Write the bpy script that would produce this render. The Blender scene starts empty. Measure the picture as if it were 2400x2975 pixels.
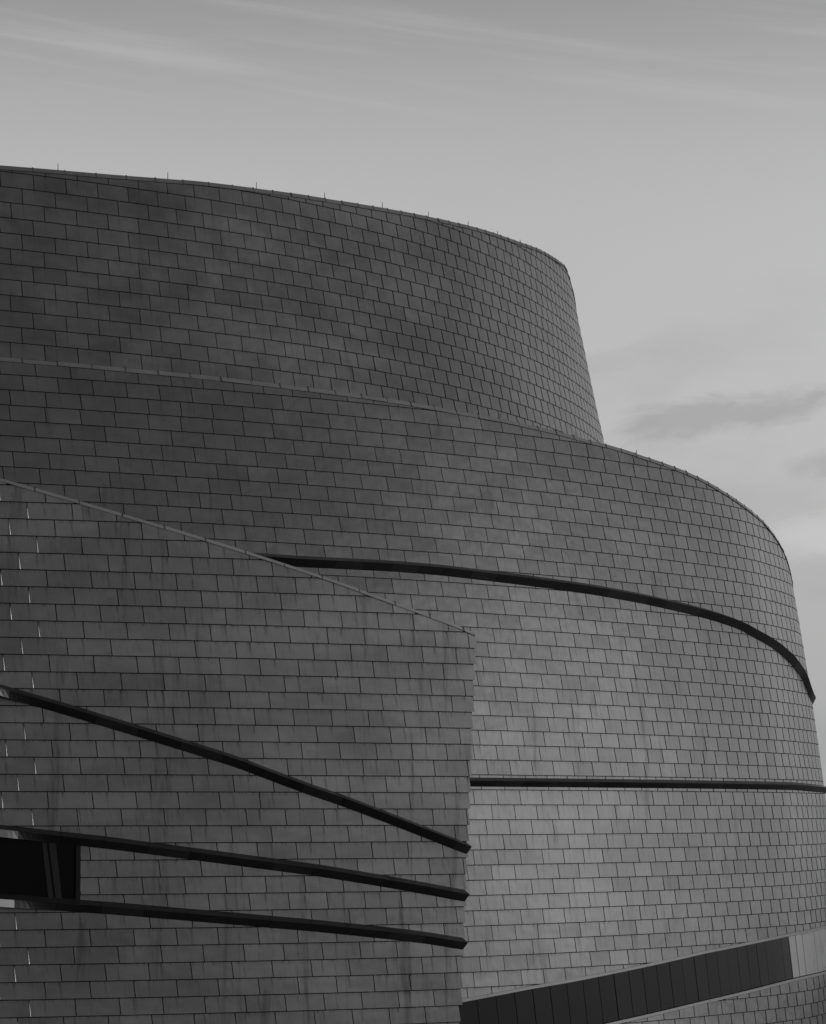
import bpy, math, random
import numpy as np

C = bpy.context.scene.collection
R = random.Random(11)

# ------------------------------------------------------------------ camera
EYE = 10.5                       # eye height above the ground, metres
PITCH = 0.10205
scene = bpy.context.scene
cam_data = bpy.data.cameras.new('camera')
cam_data.sensor_width = 36.0
cam_data.sensor_fit = 'AUTO'
cam_data.lens = 8528.45 / 2975 * 36.0
cam_data.clip_start = 0.5
cam_data.clip_end = 20000
cam = bpy.data.objects.new('camera', cam_data)
cam.location = (0, 0, EYE)
cam.rotation_euler = (math.pi / 2 + PITCH, 0, 0)
C.objects.link(cam)
scene.camera = cam

# ------------------------------------------------------------------ light
SUN_EL = math.radians(16)
SUN_AZ = math.radians(90)        # clockwise from the view direction (+Y) towards +X
SKY_STRENGTH = 0.15
CIRRUS_SEED = 6.6
scene.view_settings.view_transform = 'Standard'
scene.view_settings.look = 'None'
scene.view_settings.exposure = 0.1
scene.view_settings.gamma = 1.0
scene.view_settings.use_curve_mapping = False

world = bpy.data.worlds.new('World')
scene.world = world
world.use_nodes = True


def build_sky():
    nt = world.node_tree
    N, L = nt.nodes, nt.links
    N.clear()

    def node(t, **kw):
        n = N.new(t)
        for k, v in kw.items():
            setattr(n, k, v)
        return n

    def math_(op, a, b=None, c=None, clamp=False):
        n = node('ShaderNodeMath', operation=op, use_clamp=clamp)
        for i, v in enumerate((a, b, c)):
            if v is None:
                continue
            if isinstance(v, (int, float)):
                n.inputs[i].default_value = v
            else:
                L.new(v, n.inputs[i])
        return n.outputs[0]

    def ramp(x, a, b):
        n = node('ShaderNodeMapRange')
        n.interpolation_type = 'SMOOTHSTEP'
        L.new(x, n.inputs[0])
        n.inputs[1].default_value = a
        n.inputs[2].default_value = b
        return n.outputs[0]

    out = node('ShaderNodeOutputWorld')
    bg = node('ShaderNodeBackground')
    bg.inputs['Strength'].default_value = SKY_STRENGTH
    L.new(bg.outputs[0], out.inputs[0])
    sky = node('ShaderNodeTexSky', sky_type='NISHITA')
    sky.sun_disc = False
    sky.sun_elevation = SUN_EL
    sky.sun_rotation = SUN_AZ
    sky.air_density = 1.0
    sky.dust_density = 0.3
    bw = node('ShaderNodeSeparateColor')    # the photograph is black and white, taken as through a red filter
    L.new(sky.outputs[0], bw.inputs[0])

    tc = node('ShaderNodeTexCoord')
    sep = node('ShaderNodeSeparateXYZ')
    L.new(tc.outputs['Generated'], sep.inputs[0])
    az = math_('ARCTAN2', sep.outputs[0], sep.outputs[1])
    el = math_('ARCSINE', sep.outputs[2])

    def cloud_noise(sx, sy, tilt, scale, detail, rough, seed, dist=0.0):
        c = node('ShaderNodeCombineXYZ')
        u = math_('MULTIPLY', az, sx)
        v = math_('MULTIPLY', math_('MULTIPLY_ADD', az, tilt, el), sy)
        L.new(u, c.inputs[0])
        L.new(v, c.inputs[1])
        c.inputs[2].default_value = seed
        n = node('ShaderNodeTexNoise')
        n.inputs['Scale'].default_value = scale
        n.inputs['Detail'].default_value = detail
        n.inputs['Roughness'].default_value = rough
        n.inputs['Distortion'].default_value = dist
        L.new(c.outputs[0], n.inputs['Vector'])
        return n.outputs[0]

    # a veil of high thin cloud everywhere
    veil = cloud_noise(2.0, 5.0, 0.12, 1.3, 4, 0.5, 3.1)
    # cirrus streaks drawn out sideways, above about thirteen degrees
    streak = cloud_noise(3.0, 66.0, 0.13, 1.6, 7, 0.55, CIRRUS_SEED, 0.2)
    cirrus = math_('MULTIPLY', ramp(streak, 0.44, 0.74), ramp(el, 0.228, 0.262))
    # soft lumps of low cloud between three and eleven degrees
    lump = cloud_noise(9.0, 20.0, 0.0, 1.5, 5, 0.5, 1.4)
    low = math_('MULTIPLY', ramp(lump, 0.46, 0.68), math_('SUBTRACT', 1.0, ramp(el, 0.13, 0.21)))
    low = math_('MULTIPLY', low, ramp(az, 0.03, 0.09))
    f = math_('MULTIPLY_ADD', veil, 0.20, 0.90)
    f = math_('MULTIPLY_ADD', cirrus, 0.21, f)
    f = math_('MULTIPLY_ADD', low, -0.08, f)

    def puff(a0, e0, wa, we, lo, hi):
        # one small ragged cloud: an oval in the sky broken up by noise
        da = math_('DIVIDE', math_('SUBTRACT', az, a0), wa)
        de = math_('DIVIDE', math_('SUBTRACT', math_('MULTIPLY_ADD', az, -0.10, el), e0 - 0.10 * a0), we)
        r = math_('SQRT', math_('ADD', math_('MULTIPLY', da, da), math_('MULTIPLY', de, de)))
        n = cloud_noise(22.0, 60.0, -0.1, 1.0, 7, 0.62, a0 * 50, 0.6)
        r = math_('MULTIPLY_ADD', math_('SUBTRACT', n, 0.5), 3.0, r)
        return ramp(r, hi, lo)
    f = math_('MULTIPLY_ADD', puff(0.100, 0.134, 0.036, 0.0095, 0.35, 1.15), -0.20, f)
    f = math_('MULTIPLY_ADD', puff(0.150, 0.118, 0.026, 0.006, 0.3, 1.2), -0.15, f)
    f = math_('MULTIPLY_ADD', puff(0.146, 0.093, 0.030, 0.010, 0.3, 1.2), 0.14, f)
    f = math_('MULTIPLY_ADD', puff(0.060, 0.152, 0.030, 0.006, 0.3, 1.2), -0.06, f)
    # a bank of haze all round: brightest about ten degrees up, thinning out higher, greyer at the horizon
    bank = node('ShaderNodeMapRange')
    bank.interpolation_type = 'SMOOTHERSTEP'
    for i, v in enumerate((el, 0.19, 0.40, 1.46, 0.55)):
        if i:
            bank.inputs[i].default_value = v
        else:
            L.new(v, bank.inputs[0])
    grey = node('ShaderNodeMapRange')
    grey.interpolation_type = 'SMOOTHSTEP'
    for i, v in enumerate((el, 0.0, 0.23, 0.30, 1.0)):
        if i:
            grey.inputs[i].default_value = v
        else:
            L.new(v, grey.inputs[0])
    f = math_('MULTIPLY', f, math_('MULTIPLY', bank.outputs[0], grey.outputs[0]))
    val = math_('MULTIPLY', bw.outputs[0], f)
    L.new(val, bg.inputs['Color'])


build_sky()

sun_data = bpy.data.lights.new('sun', 'SUN')
sun_data.energy = 0.5
sun_data.angle = math.radians(110)
sun_data.color = (1.0, 1.0, 1.0)
sun = bpy.data.objects.new('sun', sun_data)
d = np.array([math.sin(SUN_AZ) * math.cos(SUN_EL), math.cos(SUN_AZ) * math.cos(SUN_EL), math.sin(SUN_EL)])
sun.location = tuple(d * 200)
from mathutils import Vector
sun.rotation_euler = Vector(d).to_track_quat('Z', 'Y').to_euler()
C.objects.link(sun)

# ------------------------------------------------------------------ surveyed shapes (metres; s = run along the plan, z = height above the eye)
VOL = {
 'upper': dict(zref=18.105, lean=0.20487, flare=-0.002251, top=20.4029, plan=[
  (-21.300,-31.965,83.278,0.5268),(0.000,-13.553,93.987,0.5268),(0.525,-13.100,94.253,0.5362),(1.050,-12.651,94.524,0.5456),(1.574,-12.203,94.798,0.5549),
  (2.099,-11.758,95.077,0.5643),(2.624,-11.316,95.359,0.5737),(3.149,-10.877,95.646,0.5830),(3.674,-10.440,95.937,0.5924),(4.199,-10.006,96.232,0.6018),(4.723,-9.575,96.531,0.6111),
  (5.248,-9.146,96.835,0.6205),(5.773,-8.721,97.142,0.6299),(6.298,-8.298,97.453,0.6393),(6.823,-7.879,97.768,0.6486),(7.347,-7.462,98.087,0.6580),(7.872,-7.048,98.410,0.6675),
  (8.397,-6.638,98.738,0.6817),(8.922,-6.233,99.071,0.6958),(9.447,-5.833,99.410,0.7100),(9.972,-5.437,99.755,0.7242),(10.496,-5.046,100.106,0.7383),(11.021,-4.661,100.462,0.7525),
  (11.546,-4.280,100.823,0.7667),(12.071,-3.905,101.190,0.7809),(12.596,-3.535,101.562,0.7950),(13.120,-3.170,101.939,0.8092),(13.645,-2.810,102.322,0.8234),
  (14.170,-2.456,102.709,0.8375),(14.695,-2.108,103.101,0.8517),(15.220,-1.765,103.499,0.8659),(15.744,-1.428,103.901,0.8801),(16.269,-1.097,104.308,0.8950),
  (16.794,-0.771,104.720,0.9100),(17.319,-0.452,105.136,0.9250),(17.844,-0.140,105.558,0.9399),(18.369,0.167,105.984,0.9549),(18.893,0.467,106.415,0.9698),
  (19.418,0.760,106.850,0.9848),(19.943,1.047,107.289,0.9997),(20.468,1.328,107.733,1.0147),(20.993,1.601,108.181,1.0296),(21.517,1.868,108.632,1.0446),(22.042,2.128,109.088,1.0595),
  (22.567,2.382,109.548,1.0745),(23.092,2.628,110.011,1.0894),(23.617,2.868,110.478,1.1040),(24.142,3.101,110.948,1.1148),(24.666,3.330,111.420,1.1256),(25.191,3.553,111.895,1.1363),
  (25.716,3.772,112.373,1.1471),(26.241,3.985,112.852,1.1579),(26.766,4.193,113.334,1.1687),(27.290,4.396,113.818,1.1794),(27.815,4.593,114.304,1.1902),(28.340,4.786,114.792,1.2010),
  (28.865,4.973,115.283,1.2117),(29.390,5.155,115.775,1.2216),(29.915,5.332,116.269,1.2316),(30.439,5.504,116.765,1.2415),(30.964,5.671,117.262,1.2515),(31.489,5.833,117.761,1.2615),
  (32.014,5.991,118.262,1.2714),(32.539,6.143,118.764,1.2814),(33.063,6.290,119.268,1.2913),(33.588,6.432,119.773,1.3013),(34.113,6.570,120.280,1.3108),(34.638,6.703,120.787,1.3173),
  (35.163,6.833,121.296,1.3238),(35.687,6.960,121.805,1.3303),(36.212,7.083,122.315,1.3367),(36.737,7.203,122.826,1.3432),(37.262,7.320,123.338,1.3497),(37.787,7.433,123.850,1.3584),
  (38.312,7.538,124.365,1.3802),(38.836,7.632,124.881,1.4021),(39.361,7.714,125.399,1.4239),(39.886,7.786,125.919,1.4457),(40.411,7.845,126.441,1.4676),(40.936,7.893,126.963,1.4956),
  (41.460,7.917,127.487,1.5570),(41.985,7.908,128.012,1.6184),(42.510,7.867,128.535,1.6797),(42.880,7.815,128.901,1.7543),(43.146,7.753,129.160,1.8376),(43.412,7.670,129.413,1.9210),
  (43.679,7.567,129.658,2.0043),(43.945,7.443,129.894,2.0876),(44.211,7.300,130.118,2.1710),(44.477,7.139,130.330,2.2543),(44.744,6.961,130.528,2.3376),(45.010,6.767,130.710,2.4210),
  (45.276,6.558,130.875,2.5043),(45.542,6.337,131.023,2.5876),(45.809,6.103,131.151,2.6710),(46.075,5.861,131.260,2.7543),(46.341,5.609,131.348,2.8376),(46.607,5.352,131.415,2.9210),
  (46.874,5.089,131.460,3.0043),(47.140,4.824,131.484,3.0876),(47.406,4.558,131.485,3.1710),(47.672,4.293,131.464,3.2376),(47.939,4.028,131.439,3.2376),(48.205,3.763,131.413,3.2376),
  (48.471,3.498,131.388,3.2376),(48.737,3.233,131.362,3.2376),(49.004,2.967,131.337,3.2376),(49.270,2.702,131.311,3.2376),(49.536,2.437,131.286,3.2376),(49.802,2.172,131.260,3.2376),
  (50.069,1.907,131.235,3.2376),(50.335,1.642,131.209,3.2376),(50.601,1.377,131.184,3.2376),(50.867,1.112,131.158,3.2376),(51.134,0.847,131.132,3.2376),(51.240,0.741,131.122,3.2376),
  ],
  rim=[(0.34, 21.13), (4.48, 21.31), (8.13, 21.55), (15.26, 21.86), (19.78, 22.13), (22.54, 22.31), (24.36, 22.45), (28.79, 22.72), (32.49, 23.04), (39.25, 23.53), (40.74, 23.69)]),
 'lower': dict(zref=5.000, lean=0.13991, flare=0.003131, top=13.2636, plan=[
  (-20.000,-30.023,81.888,0.4474),(0.000,-11.991,90.539,0.4474),(0.443,-11.592,90.732,0.4527),(0.887,-11.193,90.927,0.4580),(1.330,-10.796,91.125,0.4633),
  (1.774,-10.400,91.324,0.4686),(2.217,-10.005,91.525,0.4740),(2.661,-9.611,91.729,0.4793),(3.104,-9.218,91.934,0.4846),(3.548,-8.826,92.142,0.4899),(3.991,-8.435,92.352,0.4952),
  (4.435,-8.045,92.563,0.5006),(4.878,-7.657,92.777,0.5059),(5.322,-7.270,92.993,0.5112),(5.765,-6.883,93.211,0.5165),(6.209,-6.498,93.431,0.5218),(6.652,-6.114,93.653,0.5272),
  (7.096,-5.732,93.878,0.5346),(7.539,-5.351,94.105,0.5419),(7.983,-4.972,94.335,0.5493),(8.426,-4.595,94.568,0.5566),(8.870,-4.219,94.804,0.5640),(9.313,-3.845,95.042,0.5713),
  (9.757,-3.473,95.284,0.5787),(10.200,-3.103,95.528,0.5861),(10.644,-2.734,95.774,0.5934),(11.087,-2.367,96.024,0.6008),(11.531,-2.002,96.276,0.6081),(11.974,-1.639,96.530,0.6155),
  (12.418,-1.278,96.788,0.6228),(12.861,-0.919,97.048,0.6302),(13.305,-0.561,97.310,0.6376),(13.748,-0.206,97.576,0.6459),(14.192,0.147,97.844,0.6541),(14.635,0.498,98.116,0.6624),
  (15.079,0.846,98.390,0.6707),(15.522,1.193,98.667,0.6790),(15.966,1.537,98.947,0.6872),(16.409,1.878,99.230,0.6955),(16.853,2.218,99.515,0.7038),(17.296,2.554,99.804,0.7121),
  (17.740,2.889,100.095,0.7203),(18.183,3.221,100.389,0.7286),(18.627,3.551,100.685,0.7369),(19.070,3.878,100.985,0.7452),(19.514,4.203,101.287,0.7534),(19.957,4.525,101.592,0.7617),
  (20.401,4.845,101.899,0.7697),(20.844,5.162,102.209,0.7778),(21.288,5.477,102.521,0.7858),(21.731,5.789,102.836,0.7938),(22.175,6.098,103.154,0.8019),(22.618,6.406,103.474,0.8099),
  (23.062,6.710,103.796,0.8180),(23.505,7.012,104.121,0.8260),(23.949,7.311,104.448,0.8340),(24.392,7.608,104.778,0.8421),(24.836,7.902,105.110,0.8501),(25.279,8.193,105.444,0.8582),
  (25.723,8.482,105.781,0.8659),(26.166,8.768,106.120,0.8717),(26.610,9.053,106.460,0.8775),(27.053,9.335,106.802,0.8833),(27.497,9.616,107.146,0.8891),(27.940,9.894,107.491,0.8949),
  (28.384,10.170,107.838,0.9007),(28.827,10.445,108.186,0.9065),(29.271,10.717,108.536,0.9123),(29.714,10.988,108.887,0.9180),(30.158,11.256,109.241,0.9249),
  (30.601,11.521,109.596,0.9384),(31.045,11.780,109.956,0.9518),(31.488,12.035,110.319,0.9653),(31.932,12.285,110.685,0.9788),(32.375,12.530,111.055,0.9923),
  (32.819,12.770,111.428,1.0058),(33.262,13.005,111.804,1.0193),(33.706,13.235,112.183,1.0346),(34.149,13.457,112.567,1.0599),(34.593,13.668,112.957,1.0853),
  (35.036,13.870,113.352,1.1107),(35.480,14.062,113.752,1.1360),(35.923,14.244,114.156,1.1614),(36.367,14.415,114.565,1.1838),(36.810,14.581,114.977,1.1915),
  (37.254,14.744,115.389,1.1992),(37.697,14.903,115.803,1.2068),(38.141,15.060,116.218,1.2145),(38.584,15.213,116.634,1.2226),(39.028,15.362,117.052,1.2331),
  (39.471,15.507,117.471,1.2436),(39.915,15.647,117.892,1.2541),(40.358,15.783,118.314,1.2694),(40.802,15.906,118.740,1.3069),(41.245,16.014,119.170,1.3444),
  (41.689,16.106,119.604,1.3771),(42.132,16.188,120.040,1.3889),(42.576,16.266,120.476,1.4007),(43.019,16.339,120.914,1.4124),(43.463,16.406,121.352,1.4237),
  (43.906,16.469,121.791,1.4350),(44.311,16.521,122.193,1.4541),(44.561,16.542,122.442,1.5041),(44.811,16.552,122.692,1.5541),(45.061,16.548,122.942,1.6041),
  (45.311,16.532,123.191,1.6541),(45.561,16.504,123.439,1.7041),(45.811,16.464,123.686,1.7541),(46.061,16.411,123.930,1.8041),(46.311,16.346,124.172,1.8541),
  (46.561,16.269,124.410,1.9041),(46.811,16.180,124.643,1.9541),(47.061,16.079,124.872,2.0041),(47.311,15.968,125.096,2.0541),(47.561,15.845,125.314,2.1041),
  (47.811,15.711,125.525,2.1541),(48.061,15.568,125.729,2.2041),(48.311,15.414,125.926,2.2541),(48.561,15.250,126.115,2.3041),(48.811,15.077,126.296,2.3541),
  (49.061,14.896,126.468,2.4041),(49.311,14.706,126.630,2.4541),(49.561,14.508,126.783,2.5041),(49.811,14.303,126.926,2.5541),(50.061,14.090,127.058,2.6041),
  (50.311,13.872,127.179,2.6541),(50.561,13.648,127.290,2.7041),(50.811,13.418,127.389,2.7541),(51.061,13.184,127.476,2.8041),(51.311,12.946,127.552,2.8541),
  (51.561,12.704,127.616,2.9041),(51.811,12.459,127.667,2.9541),(52.061,12.212,127.706,3.0041),(52.311,11.964,127.733,3.0541),(52.561,11.714,127.748,3.1041),
  (52.811,11.464,127.749,3.1541),(53.061,11.215,127.739,3.2041),(53.311,10.966,127.717,3.2341),(53.561,10.717,127.694,3.2341),(53.811,10.468,127.671,3.2341),
  (54.061,10.219,127.648,3.2341),(54.311,9.970,127.625,3.2341),(54.561,9.721,127.602,3.2341),(54.811,9.472,127.579,3.2341),(55.061,9.223,127.556,3.2341),
  (55.311,8.974,127.532,3.2341),(55.561,8.725,127.509,3.2341),(55.811,8.476,127.486,3.2341),(56.061,8.227,127.463,3.2341),(56.311,7.978,127.440,3.2341),(56.561,7.730,127.417,3.2341),
  (56.811,7.481,127.394,3.2341),(57.061,7.232,127.371,3.2341),(57.311,6.983,127.348,3.2341),(57.561,6.734,127.325,3.2341),(57.811,6.485,127.301,3.2341),(58.061,6.236,127.278,3.2341),
  (58.261,6.037,127.260,3.2341),],
  rim=[(-0.42, 14.32), (6.97, 14.22), (12.95, 14.06), (15.29, 13.97), (17.55, 13.84), (18.63, 13.81), (21.95, 13.61), (22.98, 13.53), (24.04, 13.41), (25.11, 13.36), (27.14, 13.17), (29.01, 12.98), (30.79, 12.76), (32.49, 12.46), (34.14, 12.13), (35.0, 11.97), (37.69, 11.55), (39.23, 11.17), (40.44, 10.79), (45.11, 10.92)]),
 'wing': dict(zref=0.000, lean=0.02213, flare=0.000100, top=9.1118, plan=[
  (-20.000,-31.280,80.060,0.2872),(0.000,-12.099,85.726,0.2872),(0.154,-11.952,85.770,0.2888),(0.308,-11.804,85.814,0.2904),(0.461,-11.657,85.858,0.2919),
  (0.615,-11.510,85.902,0.2935),(0.769,-11.363,85.947,0.2951),(0.923,-11.216,85.991,0.2966),(1.076,-11.069,86.037,0.2982),(1.230,-10.922,86.082,0.2998),(1.384,-10.775,86.127,0.3013),
  (1.538,-10.628,86.173,0.3029),(1.691,-10.481,86.219,0.3045),(1.845,-10.335,86.265,0.3060),(1.999,-10.188,86.312,0.3076),(2.153,-10.041,86.358,0.3092),(2.306,-9.895,86.405,0.3107),
  (2.460,-9.749,86.452,0.3123),(2.614,-9.602,86.500,0.3139),(2.768,-9.456,86.547,0.3155),(2.921,-9.310,86.595,0.3170),(3.075,-9.164,86.643,0.3186),(3.229,-9.018,86.691,0.3202),
  (3.383,-8.872,86.740,0.3217),(3.536,-8.726,86.789,0.3233),(3.690,-8.581,86.838,0.3249),(3.844,-8.435,86.887,0.3265),(3.998,-8.289,86.936,0.3286),(4.151,-8.144,86.986,0.3308),
  (4.305,-7.998,87.036,0.3330),(4.459,-7.853,87.087,0.3352),(4.613,-7.708,87.137,0.3374),(4.767,-7.563,87.188,0.3396),(4.920,-7.418,87.240,0.3418),(5.074,-7.273,87.292,0.3440),
  (5.228,-7.129,87.344,0.3462),(5.382,-6.984,87.396,0.3484),(5.535,-6.840,87.449,0.3506),(5.689,-6.695,87.501,0.3527),(5.843,-6.551,87.555,0.3549),(5.997,-6.407,87.608,0.3571),
  (6.150,-6.263,87.662,0.3593),(6.304,-6.119,87.716,0.3615),(6.458,-5.975,87.771,0.3637),(6.612,-5.832,87.826,0.3659),(6.765,-5.688,87.881,0.3681),(6.919,-5.545,87.937,0.3703),
  (7.073,-5.401,87.992,0.3725),(7.227,-5.258,88.048,0.3747),(7.380,-5.115,88.105,0.3769),(7.534,-4.972,88.162,0.3790),(7.688,-4.829,88.219,0.3814),(7.842,-4.687,88.276,0.3848),
  (7.995,-4.544,88.334,0.3883),(8.149,-4.402,88.393,0.3917),(8.303,-4.260,88.452,0.3952),(8.457,-4.118,88.511,0.3986),(8.610,-3.977,88.571,0.4021),(8.764,-3.835,88.631,0.4056),
  (8.918,-3.694,88.692,0.4090),(9.072,-3.553,88.754,0.4125),(9.226,-3.413,88.815,0.4159),(9.379,-3.272,88.878,0.4194),(9.533,-3.132,88.941,0.4228),(9.687,-2.992,89.004,0.4263),
  (9.841,-2.852,89.068,0.4297),(9.994,-2.712,89.132,0.4332),(10.148,-2.573,89.197,0.4367),(10.302,-2.433,89.262,0.4401),(10.456,-2.294,89.328,0.4436),(10.609,-2.156,89.394,0.4470),
  (10.763,-2.017,89.461,0.4505),(10.917,-1.879,89.528,0.4539),(11.071,-1.741,89.596,0.4574),(11.224,-1.603,89.664,0.4608),(11.378,-1.465,89.732,0.4643),(11.532,-1.328,89.802,0.4679),
  (11.686,-1.191,89.871,0.4720),(11.839,-1.054,89.941,0.4762),(11.993,-0.917,90.012,0.4804),(12.147,-0.781,90.084,0.4845),(12.301,-0.645,90.155,0.4887),(12.454,-0.510,90.228,0.4929),
  (12.608,-0.374,90.301,0.4970),(12.762,-0.239,90.375,0.5012),(12.916,-0.105,90.449,0.5053),(13.069,0.030,90.523,0.5095),(13.223,0.164,90.599,0.5137),(13.377,0.297,90.674,0.5178),
  (13.531,0.431,90.751,0.5220),(13.685,0.564,90.828,0.5262),(13.838,0.697,90.905,0.5303),(13.992,0.829,90.983,0.5345),(14.146,0.961,91.062,0.5387),(14.300,1.093,91.141,0.5428),
  (14.453,1.225,91.221,0.5470),(14.607,1.356,91.301,0.5512),(14.761,1.487,91.382,0.5553),(14.915,1.617,91.463,0.5595),(15.068,1.747,91.545,0.5636),(15.222,1.877,91.627,0.5678),
  (15.395,2.023,91.721,0.5720),(15.645,2.233,91.857,0.5761),(15.895,2.442,91.993,0.5803),(16.145,2.651,92.131,0.5845),(16.395,2.859,92.270,0.5886),(16.645,3.066,92.409,0.5928),
  (16.895,3.273,92.549,0.5970),(17.145,3.480,92.690,0.6011),(17.395,3.686,92.832,0.6053),(17.645,3.891,92.975,0.6095),(17.895,4.096,93.118,0.6136),(18.145,4.300,93.263,0.6178),
  (18.345,4.462,93.379,0.6211),],
  rim=[(-0.01, 9.81), (4.91, 8.56), (7.62, 7.84), (10.31, 7.1), (12.89, 6.34), (14.9, 5.78), (15.4, 5.59)]),
}
F_EDGE = [(15.4, 5.59), (15.37, 5.1), (15.3, 4.08), (15.21, 2.6), (15.11, 1.12), (15.01, -0.44), (14.94, -1.47), (14.83, -3.17), (14.75, -4.38), (14.7, -4.93), (14.64, -6.44)]
F_LEDGE1 = [(0.02, 3.61), (1.62, 3.18), (4.32, 2.41), (7.26, 1.55), (8.19, 1.21), (9.42, 0.79), (10.71, 0.39), (14.94, -1.06)]
F_LEDGE2 = [(0.07, -0.48), (3.4, -0.85), (9.85, -1.69), (12.39, -2.09), (14.84, -2.51)]
F_LEDGE3 = [(0.09, -2.48), (3.62, -2.76), (9.79, -3.34), (12.3, -3.62), (13.58, -3.78), (14.75, -3.98)]
D_LEDGE1 = [(7.43, 8.27), (9.79, 8.23), (13.59, 8.26), (15.62, 8.23), (23.01, 7.95), (25.76, 7.79), (28.47, 7.59), (30.42, 7.42), (32.72, 7.15), (33.38, 6.99), (36.38, 6.48), (37.94, 6.17), (39.27, 5.81), (39.99, 5.59), (40.57, 5.37), (40.88, 4.97)]
D_LEDGE2 = [(15.8, 1.06), (35.78, 1.06), (40.33, 1.0)]
D_STRIP_TOP = [(15.06, -6.2), (18.25, -5.87), (19.82, -5.75), (27.59, -5.03), (31.07, -4.79), (33.77, -4.63), (38.7, -4.51)]
D_STRIP_BOT = [(15.01, -8.0), (21.71, -7.19), (27.07, -6.71), (32.04, -6.33), (34.04, -6.21), (35.44, -6.17), (38.05, -6.15)]
STRIP_SEAMS = [15.75, 16.57, 17.39, 18.21, 19.02, 19.81, 20.61, 21.4, 22.2, 23.0, 23.77, 24.55, 25.32, 26.07, 26.82, 27.57, 28.29, 28.97, 29.67, 30.37, 31.07, 31.73, 32.39, 33.06, 33.72, 34.37, 35.05, 35.82, 36.63, 37.47, 38.41]
T_RODS = [2.51, 6.8, 10.66, 14.04, 17.35, 20.49, 23.83, 26.83, 29.72]
D_RODS = [1.74, 6.45, 10.93, 15.29, 19.45, 23.43, 27.14, 30.41]
VOL['upper']['rim'] = [p for p in VOL['upper']['rim'] if p[0] < 38.0] + [(38.4, 23.42), (39.6, 23.15), (40.6, 22.7), (41.6, 22.1), (44.0, 21.2), (51.3, 20.0)]
VOL['upper']['rim'].insert(0, (-21.3, 20.1))
VOL['lower']['rim'] = [(-20.0, 14.7)] + VOL['lower']['rim'][:-1] + [(41.6, 10.42), (43.2, 9.9), (58.0, 6.5)]
VOL['wing']['rim'].insert(0, (-20.0, 14.95))
VOL['wing']['rim'].append((18.3, 4.72))
F_LEDGE1.insert(0, (-20.0, 8.99))
F_LEDGE2.insert(0, (-20.0, 1.72))
F_LEDGE3.insert(0, (-20.0, -0.92))
D_LEDGE1 = [(2.0, 8.3)] + D_LEDGE1 + [(42.0, 4.75), (52.0, 4.6)]
D_LEDGE2 = [(11.0, 1.06)] + D_LEDGE2 + [(52.0, 0.9)]
D_STRIP_TOP = [(10.0, -6.7)] + D_STRIP_TOP + [(52.0, -4.45)]
D_STRIP_BOT = [(10.0, -8.5)] + D_STRIP_BOT + [(52.0, -6.15)]

for v in VOL.values():
    v['P'] = np.array(v['plan'])


class Line:
    """A smooth height line z(s) along a wall."""
    def __init__(self, pts, w=1.2):
        a = np.array(pts)
        self.s = np.arange(a[0, 0], a[-1, 0] + 1e-6, 0.1)
        z = np.interp(self.s, a[:, 0], a[:, 1])
        n = int(w / 0.1) // 2
        k = np.ones(2 * n + 1) / (2 * n + 1)
        zp = np.concatenate([2 * z[0] - z[n:0:-1], z, 2 * z[-1] - z[-2:-n - 2:-1]])
        self.z = np.convolve(zp, k, mode='valid')

    def __call__(self, s):
        return np.interp(s, self.s, self.z)


RIM = {k: Line(v['rim'], 1.0) for k, v in VOL.items()}
LEDGE = {k: Line(p, 0.8) for k, p in (('f1', F_LEDGE1), ('f2', F_LEDGE2), ('f3', F_LEDGE3), ('d1', D_LEDGE1), ('d2', D_LEDGE2))}
STRIP_TOP, STRIP_BOT = Line(D_STRIP_TOP), Line(D_STRIP_BOT)
EDGE_Z = np.array([a[1] for a in F_EDGE][::-1])
EDGE_S = np.array([a[0] for a in F_EDGE][::-1])


def edge_s(z):
    """where the free end of the wing stands at height z"""
    z = np.asarray(z, float)
    k = (EDGE_S[1] - EDGE_S[0]) / (EDGE_Z[1] - EDGE_Z[0])
    return np.where(z < EDGE_Z[0], EDGE_S[0] + 0.12 * (z - EDGE_Z[0]), np.interp(z, EDGE_Z, EDGE_S))


def pt(vol, s, z, out=0.0):
    """world point on a wall: run s, height z above the eye, pushed out along the wall normal"""
    V = VOL[vol]
    P = V['P']
    x, y, b = (float(np.interp(s, P[:, 0], P[:, i])) for i in (1, 2, 3))
    zr = z - V['zref']
    o = V['lean'] * zr + V['flare'] * zr * zr - out
    return (x - o * math.sin(b), y + o * math.cos(b), z + EYE)


def offset_at(vol, z):
    V = VOL[vol]
    zr = z - V['zref']
    return V['lean'] * zr + V['flare'] * zr * zr


# ------------------------------------------------------------------ object helpers
WORLD = {}


def empty(name, loc, label=None, cat=None, group=None):
    o = bpy.data.objects.new(name, None)
    o.location = loc
    o.empty_display_size = 0.5
    C.objects.link(o)
    WORLD[o.name] = Vector(loc)
    if label:
        o['label'] = label
    if cat:
        o['category'] = cat
    if group:
        o['group'] = group
    return o


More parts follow.
